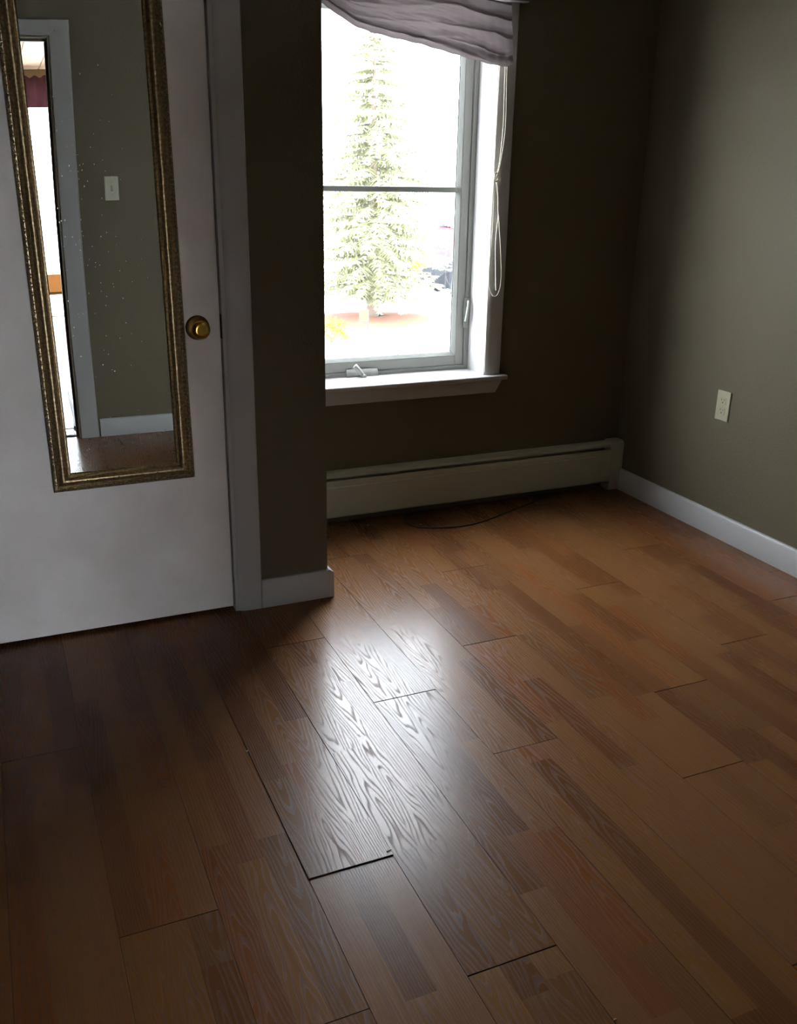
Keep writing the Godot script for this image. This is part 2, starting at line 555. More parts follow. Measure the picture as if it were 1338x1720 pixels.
func plank(fl: Node3D, k: int, x0: float, x1: float, a: float, b: float, start: float, tones: Array, joint: float) -> void:
	var r := RandomNumberGenerator.new()
	r.seed = 5000 + k * 97 + int(round(start * 100.0))
	var g := 0.00028 if k in [2, 3, 4, 5, 6] else 0.00012             # half the long joint
	var ga := 0.0007 if not (k in [3, 6, 8]) else 0.0012
	var gb := ga
	var bev := 0.0004
	var xa := x0 + g
	var xb := x1 - g
	var fa := a + ga
	var fb := b - gb
	var mid := P((xa + xb) / 2, 0, (fa + fb) / 2)
	# one plank stands proud where it meets its neighbour
	var lift := 0.0
	if k == 2 and absf(a - joint) < 0.01:
		lift = 0.0032
	if k == 4 and absf(a - joint) < 0.01:
		lift = 0.0012
	var yy := func(f: float) -> float: return lift * pow(clampf(1.0 - (f - fa) / 0.55, 0.0, 1.0), 1.5)
	var mb := MB.new()
	var whole := r.randf_range(0.92, 1.08)
	for s in 3:
		var sx0 := lerpf(xa + bev, xb - bev, s / 3.0)
		var sx1 := lerpf(xa + bev, xb - bev, (s + 1) / 3.0)
		var f := fa + bev
		var stop := start + r.randf_range(0.12, 0.5)
		while f < fb - bev - 0.0001:
			while stop <= f + 0.02:
				stop += r.randf_range(0.34, 0.5)
			var e := minf(stop, fb - bev)
			if fb - bev - e < 0.03:
				e = fb - bev
			var row := r.randi_range(0, 15)
			var u0 := r.randf_range(0.0, 0.73)
			var tone: Color = tones[r.randi_range(0, tones.size() - 1)]
			var j := r.randf_range(0.94, 1.06) * whole
			mb.tint = Color(tone.r * j, tone.g * j, tone.b * j)
			var pieces := 4 if lift > 0.0 else 1
			for q in pieces:
				var f0 := lerpf(f, e, float(q) / pieces)
				var f1 := lerpf(f, e, float(q + 1) / pieces)
				var va := (row + 0.02) / 16.0
				var vb := (row + 0.98) / 16.0
				var ua := u0 + (f0 - f) / 2.2
				var ub := u0 + (f1 - f) / 2.2
				mb.quad(P(sx0, yy.call(f0), f0) - mid, P(sx1, yy.call(f0), f0) - mid, P(sx1, yy.call(f1), f1) - mid, P(sx0, yy.call(f1), f1) - mid, Vector3.UP, Vector2(ua, va), Vector2(ua, vb), Vector2(ub, vb), Vector2(ub, va))
			f = e
	var edge := MB.new()                              # eased edges and the brown core of the board
	var d := -0.0095
	var lo := [P(xa, -bev + yy.call(fa), fa) - mid, P(xb, -bev + yy.call(fa), fa) - mid, P(xb, -bev, fb) - mid, P(xa, -bev, fb) - mid]
	var hi := [P(xa + bev, yy.call(fa + bev), fa + bev) - mid, P(xb - bev, yy.call(fa + bev), fa + bev) - mid, P(xb - bev, 0, fb - bev) - mid, P(xa + bev, 0, fb - bev) - mid]
	var outs := [Vector3.BACK, Vector3.RIGHT, Vector3.FORWARD, Vector3.LEFT]
	for i in 4:
		var i2 := (i + 1) % 4
		var uv := Vector2(0.3, 0.03)
		edge.quad(lo[i], lo[i2], hi[i2], hi[i], outs[i] + Vector3.UP, uv, uv + Vector2(0.001, 0), uv + Vector2(0.001, 0.001), uv)
		var dn0 := Vector3(lo[i].x, d, lo[i].z)
		var dn1 := Vector3(lo[i2].x, d, lo[i2].z)
		edge.quad(lo[i], lo[i2], dn1, dn0, outs[i], uv, uv + Vector2(0.001, 0), uv + Vector2(0.001, 0.001), uv)
	var o := MeshInstance3D.new()
	o.name = "plank"
	o.mesh = edge.mesh(mb.mesh())
	o.mesh.surface_set_material(0, M.laminate)
	o.mesh.surface_set_material(1, M.core)
	fl.add_child(o, true)
	o.position = mid
	o.rotation = Vector3(r.randf_range(-0.0004, 0.0004), 0, r.randf_range(-0.0008, 0.0008))


# ---------------------------------------------------------------- closet door and its mirror
func build_door() -> void:
	var d := base("door_1", P(0.2265, 0, 2.68))
	struct(d, "plain white closet door with a brass knob")
	var at := d.position
	part("door_slab", MB.new().box(P(-0.155, 0.012, 2.68) - at, P(0.608, 2.005, 2.716) - at, 0.0015), M.door_paint, d)
	# jamb: liner, and the stop it closes against
	var j := MB.new().box(P(0.6105, 0, 2.663) - at, P(0.622, 2.02, 2.78) - at, 0.001)
	j.box(P(-0.17, 0, 2.663) - at, P(-0.158, 2.02, 2.78) - at, 0.001).box(P(-0.158, 2.008, 2.663) - at, P(0.6105, 2.02, 2.78) - at, 0.001)
	j.box(P(0.597, 0, 2.7175) - at, P(0.6105, 2.008, 2.75) - at, 0.001)
	part("jamb", j, M.white_trim, d)
	var kn := part("door_knob", MB.new().lathe([Vector2(0, 0.061), Vector2(0.012, 0.0612), Vector2(0.0185, 0.0605), Vector2(0.0195, 0.0585), Vector2(0.0225, 0.057), Vector2(0.0255, 0.052), Vector2(0.0265, 0.045), Vector2(0.0245, 0.037), Vector2(0.019, 0.031), Vector2(0.0135, 0.027), Vector2(0.012, 0.02), Vector2(0.0125, 0.008)], P(0.5425, 0.909, 2.68) - at, Vector3.BACK, 40), M.brass, d)
	part("rose", MB.new().lathe([Vector2(0.011, 0.012), Vector2(0.02, 0.0105), Vector2(0.031, 0.0075), Vector2(0.0345, 0.004), Vector2(0.035, 0.0)], P(0.5425, 0.909, 2.68) - at, Vector3.BACK, 40), M.old_brass, kn)
	part("latch_plate", MB.new().box(P(0.6078, 0.88, 2.684) - at, P(0.6092, 0.937, 2.708) - at, 0.0003), M.old_brass, d)
	part("strike_plate", MB.new().box(P(0.6098, 0.875, 2.666) - at, P(0.6108, 0.945, 2.70) - at, 0.0002), M.slot_dark, d)


func build_mirror() -> void:
	var w := 0.4
	var hgt := 1.36
	var t := base("wall_mirror", P(0.3045, 0.4675, 2.6705))
	tag(t, "tall narrow mirror in a dark gilt frame hung on the white closet door", "mirror")
	t.rotation = Vector3(-0.0067, 0, 0.006)
	var prof := PackedVector2Array([Vector2(0, 0), Vector2(0, 0.013), Vector2(0.003, 0.0155), Vector2(0.011, 0.0155), Vector2(0.0135, 0.0125), Vector2(0.016, 0.0115), Vector2(0.0185, 0.0125)])
	for i in 9:
		var a := PI * i / 8.0
		prof.append(Vector2(0.0305 - 0.011 * cos(a), 0.013 + 0.0115 * sin(a)))
	prof.append_array([Vector2(0.0425, 0.011), Vector2(0.0445, 0.0125), Vector2(0.048, 0.0125), Vector2(0.051, 0.009), Vector2(0.052, 0.004), Vector2(0.052, 0)])
	var c := [Vector3(-w / 2, 0, 0), Vector3(w / 2, 0, 0), Vector3(w / 2, hgt, 0), Vector3(-w / 2, hgt, 0)]
	var inward := [Vector3.UP, Vector3.LEFT, Vector3.DOWN, Vector3.RIGHT]
	for i in 4:
		var rail := part("frame_rail", MB.new().push(prof, c[i], c[(i + 1) % 4], inward[i], Vector3.BACK, 1.0), M.gilt, t)
		# row of beads along the outer edge
		var b := MB.new()
		var a0: Vector3 = c[i] + inward[i] * 0.007 + Vector3(0, 0, 0.0155)
		var b0: Vector3 = c[(i + 1) % 4] + inward[i] * 0.007 + Vector3(0, 0, 0.0155)
		var dir := (b0 - a0).normalized()
		var count := int((b0 - a0).length() / 0.0115)
		for q in count:
			var at := a0 + dir * (0.007 + 0.0115 * q)
			var tilt := dir * 0.0043 + (inward[i] as Vector3) * 0.0022 * (1.0 if q % 2 else -1.0)
			b.tube([at - tilt, at - tilt * 0.5, at + tilt * 0.5, at + tilt], 0.0026, 5)
		part("beading", b, M.bead_silver, rail)
		if i == 0:
			for x in [-0.107, -0.019, 0.09]:
				part("nail_hole", MB.new().lathe([Vector2(0, 0.0006), Vector2(0.0022, 0.0004), Vector2(0.0024, 0)], Vector3(x, 0.0305, 0.0242), Vector3.BACK, 10), M.slot_dark, rail)
	# the sheet of glass is slightly twisted towards its top
	var rows := []
	var uvs := []
	var gx := w / 2 - 0.046
	for i in 61:
		var y := 0.046 + (hgt - 0.092) * i / 60.0
		var yaw := TWIST * pow(maxf(0.0, (y - 0.35) / 0.95), 1.7)
		var line := []
		var ul := []
		for k in 9:
			var x := lerpf(-gx, gx, k / 8.0)
			line.append(Vector3(x, y, 0.0065 - yaw * x))
			ul.append(Vector2(k / 8.0, 1.0 - i / 60.0))
		rows.append(line)
		uvs.append(ul)
	var silver := StandardMaterial3D.new()
	silver.resource_name = "mirror_silver"
	var im := Image.create(512, 1536, false, Image.FORMAT_RGB8)
	im.fill(Color(0.9, 0.91, 0.9))
	var mi := Image.create(512, 1536, false, Image.FORMAT_L8)
	mi.fill(Color(1, 1, 1))
	var ri := Image.create(512, 1536, false, Image.FORMAT_L8)
	ri.fill(Color(0.0, 0.0, 0.0))
	var r := RandomNumberGenerator.new()
	r.seed = 77
	for i in 130:                                      # spots of dust and spray
		var x := int(clampf(r.randfn(190.0, 100.0), 4, 506))
		var y := int(clampf(r.randfn(760.0, 330.0), 6, 1528))
		var big := r.randf()
		var s := 1 if big < 0.8 else 2
		var g := r.randf_range(0.8, 0.98)
		for dx in range(-s, s + 1):
			for dy in range(-s, s + 1):
				if dx * dx + dy * dy <= s * s:
					var px := clampi(x + dx, 0, 511)
					var py := clampi(y + dy, 0, 1535)
					im.set_pixel(px, py, Color(g, g, g * 0.96))
					mi.set_pixel(px, py, Color(0.1, 0.1, 0.1))
					ri.set_pixel(px, py, Color(0.8, 0.8, 0.8))
	silver.albedo_texture = ImageTexture.create_from_image(im)
	silver.metallic = 1.0
	silver.metallic_texture = ImageTexture.create_from_image(mi)
	silver.roughness = 1.0
	silver.roughness_texture = ImageTexture.create_from_image(ri)
	part("mirror_glass", MB.new().grid(rows, uvs, false, 1.0), silver, t)
	part("backing_board", MB.new().box(Vector3(-w / 2 + 0.01, 0.01, 0.0), Vector3(w / 2 - 0.01, hgt - 0.01, 0.003)), M.dark_wood, t)

const TWIST := -0.011


# ---------------------------------------------------------------- window
func build_window() -> void:
	var x0 := 1.085
	var x1 := 1.84
	var h0 := 0.55
	var h1 := 1.96
	var w := base("window_1", P((x0 + x1) / 2, h0, WALL_F))
	struct(w, "white casement window with one glazing bar and a crank")
	var at := w.position
	# jamb extensions lining the opening
	var lin := MB.new().box(P(1.833, h0, WALL_F - 0.002) - at, P(1.84, h1, 3.452) - at, 0.0008).box(P(x0, h0, WALL_F - 0.002) - at, P(1.092, h1, 3.452) - at, 0.0008).box(P(x0, h1, WALL_F - 0.002) - at, P(x1, 1.97, 3.452) - at, 0.0008)
	part("jamb_extension", lin, M.white_trim, w)
	# fixed frame and the sash in it
	var fr := MB.new().box(P(1.815, h0, 3.452) - at, P(1.84, 1.97, 3.5) - at, 0.002).box(P(x0, h0, 3.452) - at, P(1.11, 1.97, 3.5) - at, 0.002).box(P(1.11, 1.935, 3.452) - at, P(1.815, 1.97, 3.5) - at, 0.002).box(P(1.11, 0.53, 3.452) - at, P(1.815, 0.578, 3.5) - at, 0.002)
	part("window_frame", fr, M.vinyl, w)
	var sash := part("sash", MB.new().box(P(1.776, 0.58, 3.458) - at, P(1.813, 1.933, 3.495) - at, 0.003).box(P(1.112, 0.58, 3.458) - at, P(1.15, 1.933, 3.495) - at, 0.003).box(P(1.15, 0.58, 3.458) - at, P(1.776, 0.622, 3.495) - at, 0.003).box(P(1.15, 1.893, 3.458) - at, P(1.776, 1.933, 3.495) - at, 0.003), M.vinyl, w)
	# sloped glazing bead round the pane
	var bead := PackedVector2Array([Vector2(0, 0), Vector2(0.014, 0.012), Vector2(0.014, 0.016), Vector2(0, 0.016)])
	var gb := MB.new().push(bead, P(1.776, 0.622, 3.459) - at, P(1.776, 1.893, 3.459) - at, Vector3.LEFT, Vector3.FORWARD, 1.0)
	gb.push(bead, P(1.15, 0.622, 3.459) - at, P(1.15, 1.893, 3.459) - at, Vector3.RIGHT, Vector3.FORWARD, 1.0)
	gb.push(bead, P(1.15, 0.622, 3.459) - at, P(1.776, 0.622, 3.459) - at, Vector3.UP, Vector3.FORWARD, 1.0)
	gb.push(bead, P(1.15, 1.893, 3.459) - at, P(1.776, 1.893, 3.459) - at, Vector3.DOWN, Vector3.FORWARD, 1.0)
	part("glazing_bead", gb, M.vinyl, sash)
	var gk := MB.new().box(P(1.7595, 0.636, 3.474) - at, P(1.762, 1.879, 3.478) - at).box(P(1.164, 0.6365, 3.474) - at, P(1.762, 0.639, 3.478) - at)
	part("gasket", gk, M.gasket, sash)
	part("glazing_bar", MB.new().push(PackedVector2Array([Vector2(-0.0105, 0), Vector2(0.0105, 0), Vector2(0.0105, 0.008), Vector2(0.009, 0.0095), Vector2(-0.009, 0.0095), Vector2(-0.0105, 0.008)]), P(1.162, 1.28, 3.474) - at, P(1.764, 1.28, 3.474) - at, Vector3.UP, Vector3.BACK), M.vinyl, sash)
	part("pane", MB.new().box(P(1.155, 0.628, 3.4755) - at, P(1.771, 1.273, 3.4785) - at), M.glass, sash)
	part("pane", MB.new().box(P(1.155, 1.287, 3.4755) - at, P(1.771, 1.887, 3.4785) - at), M.glass, sash)
	# crank operator
	var op := part("crank_cover", MB.new().push(PackedVector2Array([Vector2(0, 0), Vector2(0.036, 0), Vector2(0.036, 0.006), Vector2(0.026, 0.017), Vector2(0.008, 0.022), Vector2(0, 0.022)]), P(1.285, 0.556, 3.455) - at, P(1.418, 0.556, 3.455) - at, Vector3.UP, Vector3.BACK), M.vinyl, w)
	var hd := MB.new()
	hd.tube([P(1.350, 0.566, 3.424) - at, P(1.343, 0.574, 3.424) - at, P(1.325, 0.598, 3.428) - at, P(1.314, 0.610, 3.432) - at], 0.0085, 10, 0.0105)
	part("crank_handle", hd, M.vinyl, op)
	part("crank_pivot", MB.new().lathe([Vector2(0, 0.03), Vector2(0.007, 0.03), Vector2(0.009, 0.027), Vector2(0.009, 0)], P(1.350, 0.567, 3.44) - at, Vector3.BACK, 16), M.vinyl, op)
	part("crank_screw", MB.new().lathe([Vector2(0, 0.0306), Vector2(0.004, 0.0306), Vector2(0.0042, 0.029)], P(1.350, 0.567, 3.44) - at, Vector3.BACK, 12), M.steel, op)
	var lk := part("lock_plate", MB.new().box(P(1.806, 0.735, 3.4535) - at, P(1.828, 0.862, 3.4485) - at, 0.002), M.vinyl, w)
	part("lock_lever", MB.new().tube([P(1.821, 0.842, 3.449) - at, P(1.82, 0.846, 3.436) - at, P(1.815, 0.825, 3.430) - at, P(1.811, 0.785, 3.432) - at, P(1.81, 0.765, 3.438) - at], 0.006, 8), M.vinyl, lk)
	# interior casing, stool and apron
	var cas := PackedVector2Array([Vector2(0, 0), Vector2(0.073, 0), Vector2(0.073, 0.014), Vector2(0.069, 0.018), Vector2(0.02, 0.0165), Vector2(0.004, 0.012), Vector2(0, 0.009)])
	var cs := MB.new().push(cas, P(1.833, 0.566, WALL_F) - at, P(1.833, 2.035, WALL_F) - at, Vector3.RIGHT, Vector3.BACK)
	cs.push(cas, P(1.092, 0.566, WALL_F) - at, P(1.092, 2.035, WALL_F) - at, Vector3.LEFT, Vector3.BACK)
	cs.push(cas, P(1.092, 1.962, WALL_F) - at, P(1.833, 1.962, WALL_F) - at, Vector3.UP, Vector3.BACK)
	part("casing", cs, M.white_trim, w)
	part("stool", MB.new().box(P(0.985, 0.546, 3.268) - at, P(1.928, 0.564, WALL_F) - at, 0.003).box(P(x0, 0.546, WALL_F) - at, P(x1, 0.564, 3.456) - at, 0.001), M.white_trim, w)
	# apron with slanted ends
	var ap := PackedVector2Array([Vector2(1.03, 0.489), Vector2(1.888, 0.489), Vector2(1.917, 0.538), Vector2(1.917, 0.546), Vector2(1.0, 0.546), Vector2(1.0, 0.538)])
	part("apron", MB.new().push(ap, P(0, 0, WALL_F) - at, P(0, 0, WALL_F - 0.017) - at, Vector3.RIGHT, Vector3.UP), M.white_trim, w)


# ---------------------------------------------------------------- soft shade over the window
func hem(x: float) -> float:
	var k := [[0.99, 1.905], [1.06, 1.888], [1.131, 1.8615], [1.19, 1.828], [1.2576, 1.796], [1.36, 1.777], [1.48, 1.762], [1.668, 1.729], [1.76, 1.714], [1.8156, 1.708], [1.86, 1.712]]
	for i in k.size() - 1:
		if x <= k[i + 1][0]:
			var t: float = clampf((x - k[i][0]) / (k[i + 1][0] - k[i][0]), 0, 1)
			return lerpf(k[i][1], k[i + 1][1], t)
	return k[-1][1]


func build_shade() -> void:
	var t := base("roman_shade", P(1.43, 1.94, 3.27))
	tag(t, "gathered pale mauve fabric shade drooping across the top of the window", "window shade")
	var at := t.position
	part("head_rail", MB.new().box(P(0.98, 1.926, 3.262) - at, P(1.925, 1.968, 3.297) - at, 0.002), M.shade_cloth, t)
	var fn := FastNoiseLite.new()
	fn.seed = 12
	fn.frequency = 1.0
	fn.fractal_octaves = 2
	var nx := 90
	var ny := 70
	for band in 2:            # the gathered cloth, then its turned hem
		var rows := []
		for i in (ny if band == 0 else 8):
			var v := float(i) / ((ny if band == 0 else 8) - 1)
			var line := []
			for j in nx:
				var u := float(j) / (nx - 1)
				var x := lerpf(0.99, 1.852, u)
				var lo := hem(x) + 0.0012 * sin(x * 85.0)
				var up := 1.93
				var hemh := 0.024 + 0.006 * u
				var h: float
				var f: float
				if band == 0:
					h = lerpf(up, lo + hemh * 0.6, v)
					# folds fan out from the gathers on the right
					var gather := smoothstep(0.55, 1.0, u)
					var count := lerpf(2.1, 3.6, u)
					var s := v * count + 0.35 * fn.get_noise_2d(x * 3.0, v * 2.5) + 0.25 * sin(x * 9.0)
					var fr := s - floorf(s)
					var sag := (1.0 - pow(absf(fr * 2.0 - 1.0), 1.6))
					f = 3.283 - 0.012 - 0.034 * v * lerpf(0.5, 1.0, u) - (0.012 + 0.014 * gather) * sag
					h -= 0.018 * gather * sag
					f -= 0.004 * gather * sin(x * 160.0) * v + 0.004 * fn.get_noise_2d(x * 7.0, v * 7.0 + 4.0)
					x -= 0.010 * gather * sag * u
				else:
					h = lo + hemh * (1.0 - v) * (1.0 + 0.1 * fn.get_noise_2d(x * 20.0, 3.0))
					f = 3.264 - 0.02 * u - 0.005 * sin(PI * v) + 0.003 * fn.get_noise_2d(x * 8.0, 8.0)
				line.append(P(x, h, f) - at)
			rows.append(line)
		part("gathered_cloth" if band == 0 else "hem", MB.new().grid(rows, [], false, -1.0), M.shade_cloth, t)
	# cords
	for c in [[[[1.8280, 1.7256], [1.8259, 1.4931], [1.8243, 1.2169], [1.8239, 0.9022], [1.8270, 0.5798]], 3.286], [[[1.8492, 1.7463], [1.8513, 1.6369], [1.8540, 1.5146], [1.8465, 1.3891], [1.8369, 1.3358]], 3.284], [[[1.8561, 1.7566], [1.8601, 1.6373], [1.8637, 1.5046], [1.8517, 1.3892], [1.8394, 1.3358]], 3.284]]:
		var line := []
		for p in c[0]:
			line.append(P(p[0], p[1], c[1]) - at)
		part("lift_cord", MB.new().tube(spline(line, 5), 0.0015, 6), M.cord, t)
	var kn := MB.new()
	var r := RandomNumberGenerator.new()
	r.seed = 4
	for i in 7:
		var loop := []
		var ph := r.randf() * TAU
		for q in 9:
			var a := TAU * q / 8.0
			loop.append(P(1.8319 + 0.013 * cos(a + ph) * r.randf_range(0.6, 1.0), 1.3294 + 0.016 * sin(a), 3.279 + 0.005 * sin(a * 2.0 + ph)) - at)
		kn.tube(loop, 0.0015, 5)
	part("cord_knot", kn, M.cord, t)
	var lp := []
	for p in [[1.8252, 1.3143], [1.8297, 1.2388], [1.8296, 1.1068], [1.8236, 1.0283], [1.8235, 0.9600], [1.8302, 0.9138], [1.8480, 0.8854], [1.8667, 0.8895], [1.8782, 0.9240], [1.8786, 0.9816], [1.8709, 1.0614], [1.8607, 1.1399], [1.8553, 1.1842]]:
		lp.append(P(p[0], p[1], 3.284) - at)
	part("cord_loop", MB.new().tube(spline(lp, 5), 0.0016, 6), M.cord, t)
	lp = []
	for p in [[1.8365, 1.3144], [1.8450, 1.2607], [1.8476, 1.2172], [1.8510, 1.1843], [1.8471, 1.1402], [1.8452, 1.0845], [1.8506, 0.9939], [1.8573, 0.9064]]:
		lp.append(P(p[0], p[1], 3.281) - at)
	part("cord_tail", MB.new().tube(spline(lp, 5), 0.0015, 6), M.cord, t)
	part("cord_tassel", MB.new().lathe([Vector2(0, 0.022), Vector2(0.0026, 0.02), Vector2(0.004, 0.006), Vector2(0.0035, 0), Vector2(0, 0)], P(1.8532, 1.1711, 3.281) - at, Vector3.UP, 10), M.cord, t)


# ---------------------------------------------------------------- heater, outlet, switch, cable
func build_heater() -> void:
	var t := base("baseboard_heater", P(1.72, 0, WALL_F - 0.03))
	tag(t, "long beige metal baseboard heater along the wall under the window", "heater")
	var at := t.position
	var a := CORNER_X + 0.019
	var b := 2.487
	part("back_plate", MB.new().box(P(a, 0.02, WALL_F - 0.0005) - at, P(b, 0.222, WALL_F - 0.004) - at, 0.0005), M.heater_enamel, t)
	# hood: rises from the wall and turns down over the slot
	var hood := PackedVector2Array([Vector2(0.004, 0.221), Vector2(0.040, 0.2215), Vector2(0.050, 0.215), Vector2(0.0525, 0.2055), Vector2(0.0505, 0.205), Vector2(0.047, 0.213), Vector2(0.038, 0.218), Vector2(0.004, 0.218)])
	part("hood", MB.new().push(hood, P(a, 0, WALL_F) - at, P(b, 0, WALL_F) - at, Vector3.BACK, Vector3.UP), M.heater_enamel, t)
	var damper := PackedVector2Array([Vector2(0.044, 0.1915), Vector2(0.0505, 0.1905), Vector2(0.0515, 0.18), Vector2(0.052, 0.166), Vector2(0.0505, 0.166), Vector2(0.050, 0.18), Vector2(0.049, 0.1885), Vector2(0.044, 0.19)])
	part("damper", MB.new().push(damper, P(a, 0, WALL_F) - at, P(b, 0, WALL_F) - at, Vector3.BACK, Vector3.UP), M.heater_enamel, t)
	part("damper_rib", MB.new().box(P(a, 0.176, WALL_F - 0.0515) - at, P(b, 0.1785, WALL_F - 0.053) - at, 0.0005), M.heater_enamel, t)
	var front := PackedVector2Array([Vector2(0.0535, 0.168), Vector2(0.057, 0.1645), Vector2(0.0575, 0.06), Vector2(0.055, 0.044), Vector2(0.046, 0.038), Vector2(0.046, 0.040), Vector2(0.0535, 0.0455), Vector2(0.056, 0.06), Vector2(0.0555, 0.164), Vector2(0.0535, 0.1665)])
	part("front_panel", MB.new().push(front, P(a, 0, WALL_F) - at, P(b, 0, WALL_F) - at, Vector3.BACK, Vector3.UP), M.heater_enamel, t)
	part("fin_core", MB.new().box(P(a + 0.02, 0.055, WALL_F - 0.008) - at, P(b, 0.155, WALL_F - 0.044) - at), M.heater_dark, t)
	var cap := PackedVector2Array([Vector2(0.0005, 0.002), Vector2(0.059, 0.002), Vector2(0.06, 0.006), Vector2(0.06, 0.212), Vector2(0.052, 0.2265), Vector2(0.046, 0.2285), Vector2(0.0005, 0.2285)])
	part("end_cap", MB.new().push(cap, P(2.478, 0, WALL_F) - at, P(RIGHT_X - 0.003, 0, WALL_F) - at, Vector3.BACK, Vector3.UP), M.heater_enamel, t)


func build_outlet() -> void:
	var t := base("wall_outlet", P(RIGHT_X, 0.518, 2.682))
	tag(t, "ivory duplex power outlet on the right-hand wall", "outlet")
	var pl := MB.new()
	pl.box(Vector3(-0.0055, -0.058, -0.036), Vector3(0, 0.058, 0.036), 0.0035)
	part("cover_plate", pl, M.ivory, t)
	for s in [1, -1]:
		var y: float = 0.0195 * s
		var rc := part("receptacle", MB.new().box(Vector3(-0.0072, y - 0.014, -0.0165), Vector3(-0.003, y + 0.014, 0.0165), 0.0015), M.ivory, t)
		part("slot", MB.new().box(Vector3(-0.0074, y + 0.0005, -0.0075), Vector3(-0.0068, y + 0.0085, -0.0055)), M.slot_dark, rc)
		part("slot", MB.new().box(Vector3(-0.0074, y + 0.0005, 0.0055), Vector3(-0.0068, y + 0.0075, 0.0075)), M.slot_dark, rc)
		part("ground_hole", MB.new().lathe([Vector2(0, 0.0003), Vector2(0.0026, 0.0003), Vector2(0.0027, 0)], Vector3(-0.0072, y - 0.0065, 0), Vector3.LEFT, 12), M.slot_dark, rc)
	part("screw", MB.new().lathe([Vector2(0, 0.001), Vector2(0.0022, 0.0008), Vector2(0.003, 0)], Vector3(-0.0055, 0, 0), Vector3.LEFT, 12), M.ivory, t)


func build_switch() -> void:
	var t := base("light_switch", P(0.627, 1.275, FRONT_F))
	tag(t, "ivory toggle light switch beside the doorway, seen only in the mirror", "light switch")
	part("cover_plate", MB.new().box(Vector3(-0.035, -0.058, 0), Vector3(0.035, 0.058, -0.0055), 0.003), M.ivory, t)
	part("toggle", MB.new().push(PackedVector2Array([Vector2(0, -0.011), Vector2(0.001, -0.011), Vector2(0.012, 0.006), Vector2(0.011, 0.011), Vector2(0, 0.008)]), Vector3(-0.0045, 0, -0.0055), Vector3(0.0045, 0, -0.0055), Vector3.FORWARD, Vector3.UP), M.ivory, t)
	part("toggle_slot", MB.new().box(Vector3(-0.0055, -0.0125, -0.0052), Vector3(0.0055, 0.0125, -0.0058)), M.slot_dark, t)
	for s in [-1, 1]:
		part("screw", MB.new().lathe([Vector2(0, 0.001), Vector2(0.0025, 0.0008), Vector2(0.0032, 0)], Vector3(0, 0.03 * s, -0.0055), Vector3.FORWARD, 10), M.steel, t)


func spline(pts: Array, steps := 8) -> Array:
	var cv := Curve3D.new()
	for i in pts.size():
		var d: Vector3 = (pts[mini(i + 1, pts.size() - 1)] - pts[maxi(i - 1, 0)]) / 6.0
		cv.add_point(pts[i], -d, d)
	var out := []
	for i in (pts.size() - 1) * steps + 1:
		out.append(cv.sample(i / steps, float(i % steps) / steps) if i / steps < pts.size() - 1 else pts[-1])
	return out


func build_small() -> void:
	var pts := []
	for p in [[2.16, 3.29], [2.1125, 3.2523], [1.9316, 3.1738], [1.80, 3.118], [1.7149, 3.0892], [1.645, 3.082], [1.5801, 3.0903], [1.515, 3.112], [1.4707, 3.1394], [1.452, 3.175], [1.4534, 3.2188], [1.475, 3.258], [1.51, 3.29], [1.57, 3.303]]:
		pts.append(P(p[0], 0.0034, p[1]))
	tag(top("floor_cable", MB.new().tube(spline(pts), 0.0032, 8), M.cable), "thin black cable looping out from under the baseboard heater", "cable")
	var r := RandomNumberGenerator.new()
	r.seed = 15
	var where := [
		[0.6277, 1.4372, 0.006, "largest white paint chip, at the edge of the raised plank"], [1.2942, 3.2300, 0.0035, "pale crumb below the left end of the heater"], [1.4983, 3.1649, 0.0035, "pale crumb inside the loop of the black cable"],
		[0.4462, 1.8981, 0.0035, "pale crumb on the dark floor right of the closet door"], [1.5412, 2.9339, 0.003, "pale crumb on the floor nearer than the cable loop"], [0.8193, 0.9147, 0.003, "pale crumb at the bottom edge of the view"]]
	for w in where:
		var mb := MB.new()
		var rows := []
		for i in 4:
			var line := []
			for k in 7:
				var a := TAU * k / 7.0
				var rad: float = w[2] * [0.0, 0.75, 1.0, 0.95][i] * (1.0 + 0.35 * sin(a * 2.0 + w[0] * 40.0)) * (0.8 if k % 2 else 1.0)
				line.append(P(w[0] + rad * cos(a), [0.0024, 0.0022, 0.0014, 0.0002][i], w[1] + rad * 0.55 * sin(a)))
			rows.append(line)
		mb.grid(rows, [], true, -1.0)
		var lifted: float = 0.0034 if w[2] > 0.005 else 0.0
		var o := top("paint_chip", mb, M.crumb)
		o.position.y = lifted
		tag(o, w[3], "crumb", "pale crumbs on the floor")


